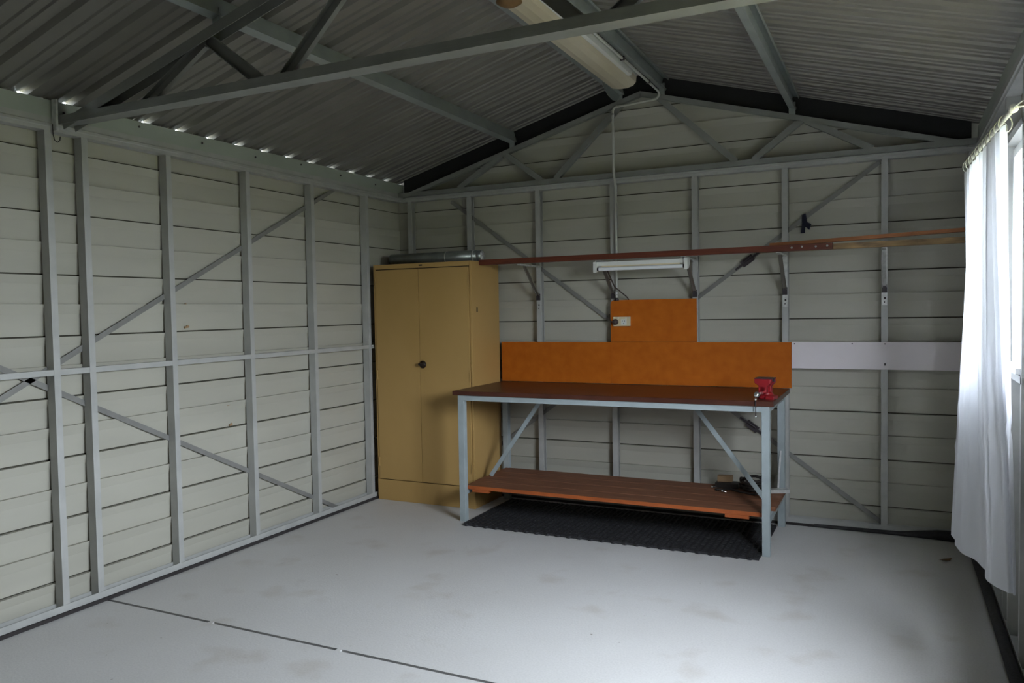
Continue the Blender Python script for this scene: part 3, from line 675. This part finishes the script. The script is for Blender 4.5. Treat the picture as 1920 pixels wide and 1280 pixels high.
fj = MB(); fj.sweep([(-0.030, 0.040), (0.030, 0.040), (0.028, 0.075), (0.050, 0.100), (0.050, 0.122), (-0.050, 0.122), (-0.050, 0.100), (-0.028, 0.075)], (0.004, 0.035, 0), (0.004, -0.005, 0), (1, 0, 0), (0, 0, 1))
vp(fj).obj('fixed_jaw', 'red', vc, 0.004)
mj = MB(); mj.sweep([(-0.024, 0.038), (0.022, 0.038), (0.024, 0.075), (0.046, 0.098), (0.046, 0.122), (-0.050, 0.122), (-0.050, 0.098), (-0.026, 0.082)], (0.0, -0.018, 0), (0.0, -0.060, 0), (1, 0, 0), (0, 0, 1))
vp(mj).obj('moving_jaw', 'red', vc, 0.004)
vp(MB().box(-0.050, 0.054, -0.005, -0.010, 0.104, 0.126)).obj('jaw_plate', 'iron', vc); vp(MB().box(-0.050, 0.046, -0.018, -0.013, 0.104, 0.126)).obj('jaw_plate', 'iron', vc)
vp(MB().box(-0.050, 0.052, -0.058, 0.034, 0.1225, 0.127)).obj('anvil_top', 'iron', vc)
vp(MB().box(-0.015, 0.015, -0.06, 0.06, 0.048, 0.078)).obj('slide_bar', 'red', vc, 0.002)
vp(MB().tube([(-0.004, -0.060, 0.040), (-0.004, -0.150, 0.040)], 0.010, 14)).obj('screw', 'chrome', vc)
vp(MB().lathe([(0, 0), (0.016, 0.0), (0.018, 0.012), (0.013, 0.026), (0, 0.028)], (-0.004, -0.150, 0.040), (0, -1, 0), 16)).obj('screw_head', 'chrome', vc)
hd = vp(MB().tube([(-0.010, -0.163, 0.015), (-0.010, -0.163, -0.085)], 0.0035, 8)).obj('handle', 'iron', vc)
for z in (0.012, -0.088):
    vp(MB().lathe([(0, -0.008), (0.005, -0.006), (0.008, 0), (0.005, 0.006), (0, 0.008)], (-0.010, -0.163, z), (0, 0, 1), 12)).obj('handle_knob', 'chrome', hd)

# ------------------------------------------------------------------ rubber mat with rows of holes and a scalloped edge
mt = MB(); mx0, mx1, my0, my1, mh = 1.03, 2.975, -0.855, -0.10, 0.016
pit = 0.0375; nx = int((mx1-mx0)/pit); ny = int((my1-my0)/pit)
for i in range(nx+1):
    x = mx0+i*pit; mt.box(x-0.006, x+0.006, my0, my1, 0.001, mh)
for j in range(ny+1):
    y = my0+j*pit; mt.box(mx0-0.004, mx1, y-0.006, y+0.006, 0.001, mh-0.002)
for i in range(nx):
    x = mx0+(i+0.5)*pit
    if i % 2 == 0: mt.prism([(x-0.018, my0), (x-0.012, my0-0.016), (x+0.006, my0-0.020), (x+0.016, my0-0.008), (x+0.018, my0)], (0, 0, 0.001), (1, 0, 0), (0, 1, 0), (0, 0, 1), mh-0.001)
mt.box(mx0, mx1, my0, my1, 0.0005, 0.004)
tag(mt.obj('rubber_mat', 'rubber'), 'black perforated rubber mat on the floor under the bench', 'mat')

# ------------------------------------------------------------------ odds and ends on the bench shelf
SZ = zs+0.0265
of = MB(); of.add([(0, 0, 0), (.095, 0, 0), (.095, .05, 0), (0, .05, 0), (0, 0, .04), (.095, 0, .04), (.095, .05, .04), (0, .05, .04)], [(0, 3, 2, 1), (4, 5, 6, 7), (0, 1, 5, 4), (1, 2, 6, 5), (2, 3, 7, 6), (3, 0, 4, 7)])
of.v = [(2.60+p[0], -0.155+p[1]+0.1*p[0], SZ+0.036+p[2]) for p in of.v]
tag(of.obj('wood_offcut', 'woodpale', None, 0.002), 'pale wood offcut lying on the dark scrap on the bench shelf', 'wood block')
jk = MB().box(2.59, 2.74, -0.185, -0.095, SZ, SZ+0.035); jk.obj('timber_scrap', 'darkjunk', None, 0.004)
tag(bpy.data.objects['timber_scrap'], 'flat dark oily scrap piece under the pale wood offcut', 'scrap')
cr_ = []
for k in range(110):
    a = k*0.30; r = 0.085+0.015*math.sin(k*0.9); cr_.append((2.85+r*math.cos(a), -0.20+0.75*r*math.sin(a), SZ+0.011+0.0009*k*(0.6+0.4*math.sin(k*0.37)**2)))
tag(MB().tube(cr_, 0.010, 6).obj('cable_coil', 'darkjunk'), 'dark coil of old cable heaped on the bench shelf by the right leg', 'cable')
ch_ = MB(); ch_.tube([(2.62, -0.26, SZ+0.007), (2.70, -0.235, SZ+0.010), (2.78, -0.285, SZ+0.008), (2.86, -0.315, SZ+0.007), (2.93, -0.29, SZ+0.007)], 0.007, 7)
ch_.lathe([(0, 0), (0.016, 0), (0.016, 0.012), (0, 0.012)], (2.62, -0.26, SZ), (0, 0, 1), 6)
tag(ch_.obj('bolt_rod', 'darkjunk'), 'dark threaded rod with a nut lying on the bench shelf', 'rod')
for i, (x, y, lb) in enumerate(((2.575, -0.215, 'shiny bolt lying left of the dark scrap on the bench shelf'), (2.66, -0.305, 'shiny bolt lying in front of the dark scrap on the bench shelf'))):
    bt = MB().lathe([(0, 0), (0.009, 0), (0.009, 0.006), (0.0045, 0.006), (0.0045, 0.035), (0, 0.035)], (x, y, SZ+0.009), (0.8, 0.6-i, 0), 6)
    tag(bt.obj('steel_bolt', 'chrome'), lb, 'bolt')
fl_ = MB(); fl_.chan((2.945, -0.21, SZ+0.024), (3.055, -0.155, SZ+0.024), 0.05, 0.022, (0, 0, -1), 0.002)
tag(fl_.obj('bracket_scrap', 'zinc'), 'grey folded steel offcut at the right end of the bench shelf', 'scrap')
rg = MB().bar((2.995, -0.170, SZ+0.030), (3.002, -0.0935, SZ+0.26), 0.010, 0.006, (0, 1, 0))
tag(rg.obj('steel_strip', 'zinc'), 'thin steel strip leaning at the back right leg of the bench', 'strip')

# ------------------------------------------------------------------ small marks
rag = MB(); rag.prism([(0, 0), (0.022, 0.012), (0.030, -0.045), (0.058, -0.060), (0.045, -0.10), (0.020, -0.075), (0.018, -0.118), (-0.008, -0.118), (0.0, -0.05)], (3.125, 0.040, 2.055), (1, 0, 0), (0, 0, 1), (0, -1, 0), 0.010)
tag(rag.obj('rag_scrap', 'navy', None, 0.004), 'dark navy rag knotted on the wall brace high above the right end of the bench', 'rag')
lf = MB().add([(0, 0, 0), (0.03, 0.012, 0.006), (0.06, 0.0, 0.002), (0.03, -0.014, 0.004), (0.07, 0.02, 0.012)], [(0, 1, 2), (0, 2, 3), (1, 4, 2)])
lf.v = [(3.90+p[0], -0.45+p[1], 0.001+p[2]) for p in lf.v]
tag(lf.obj('dry_leaf', 'rust'), 'small dry leaf on the dark floor near the right wall', 'leaf')
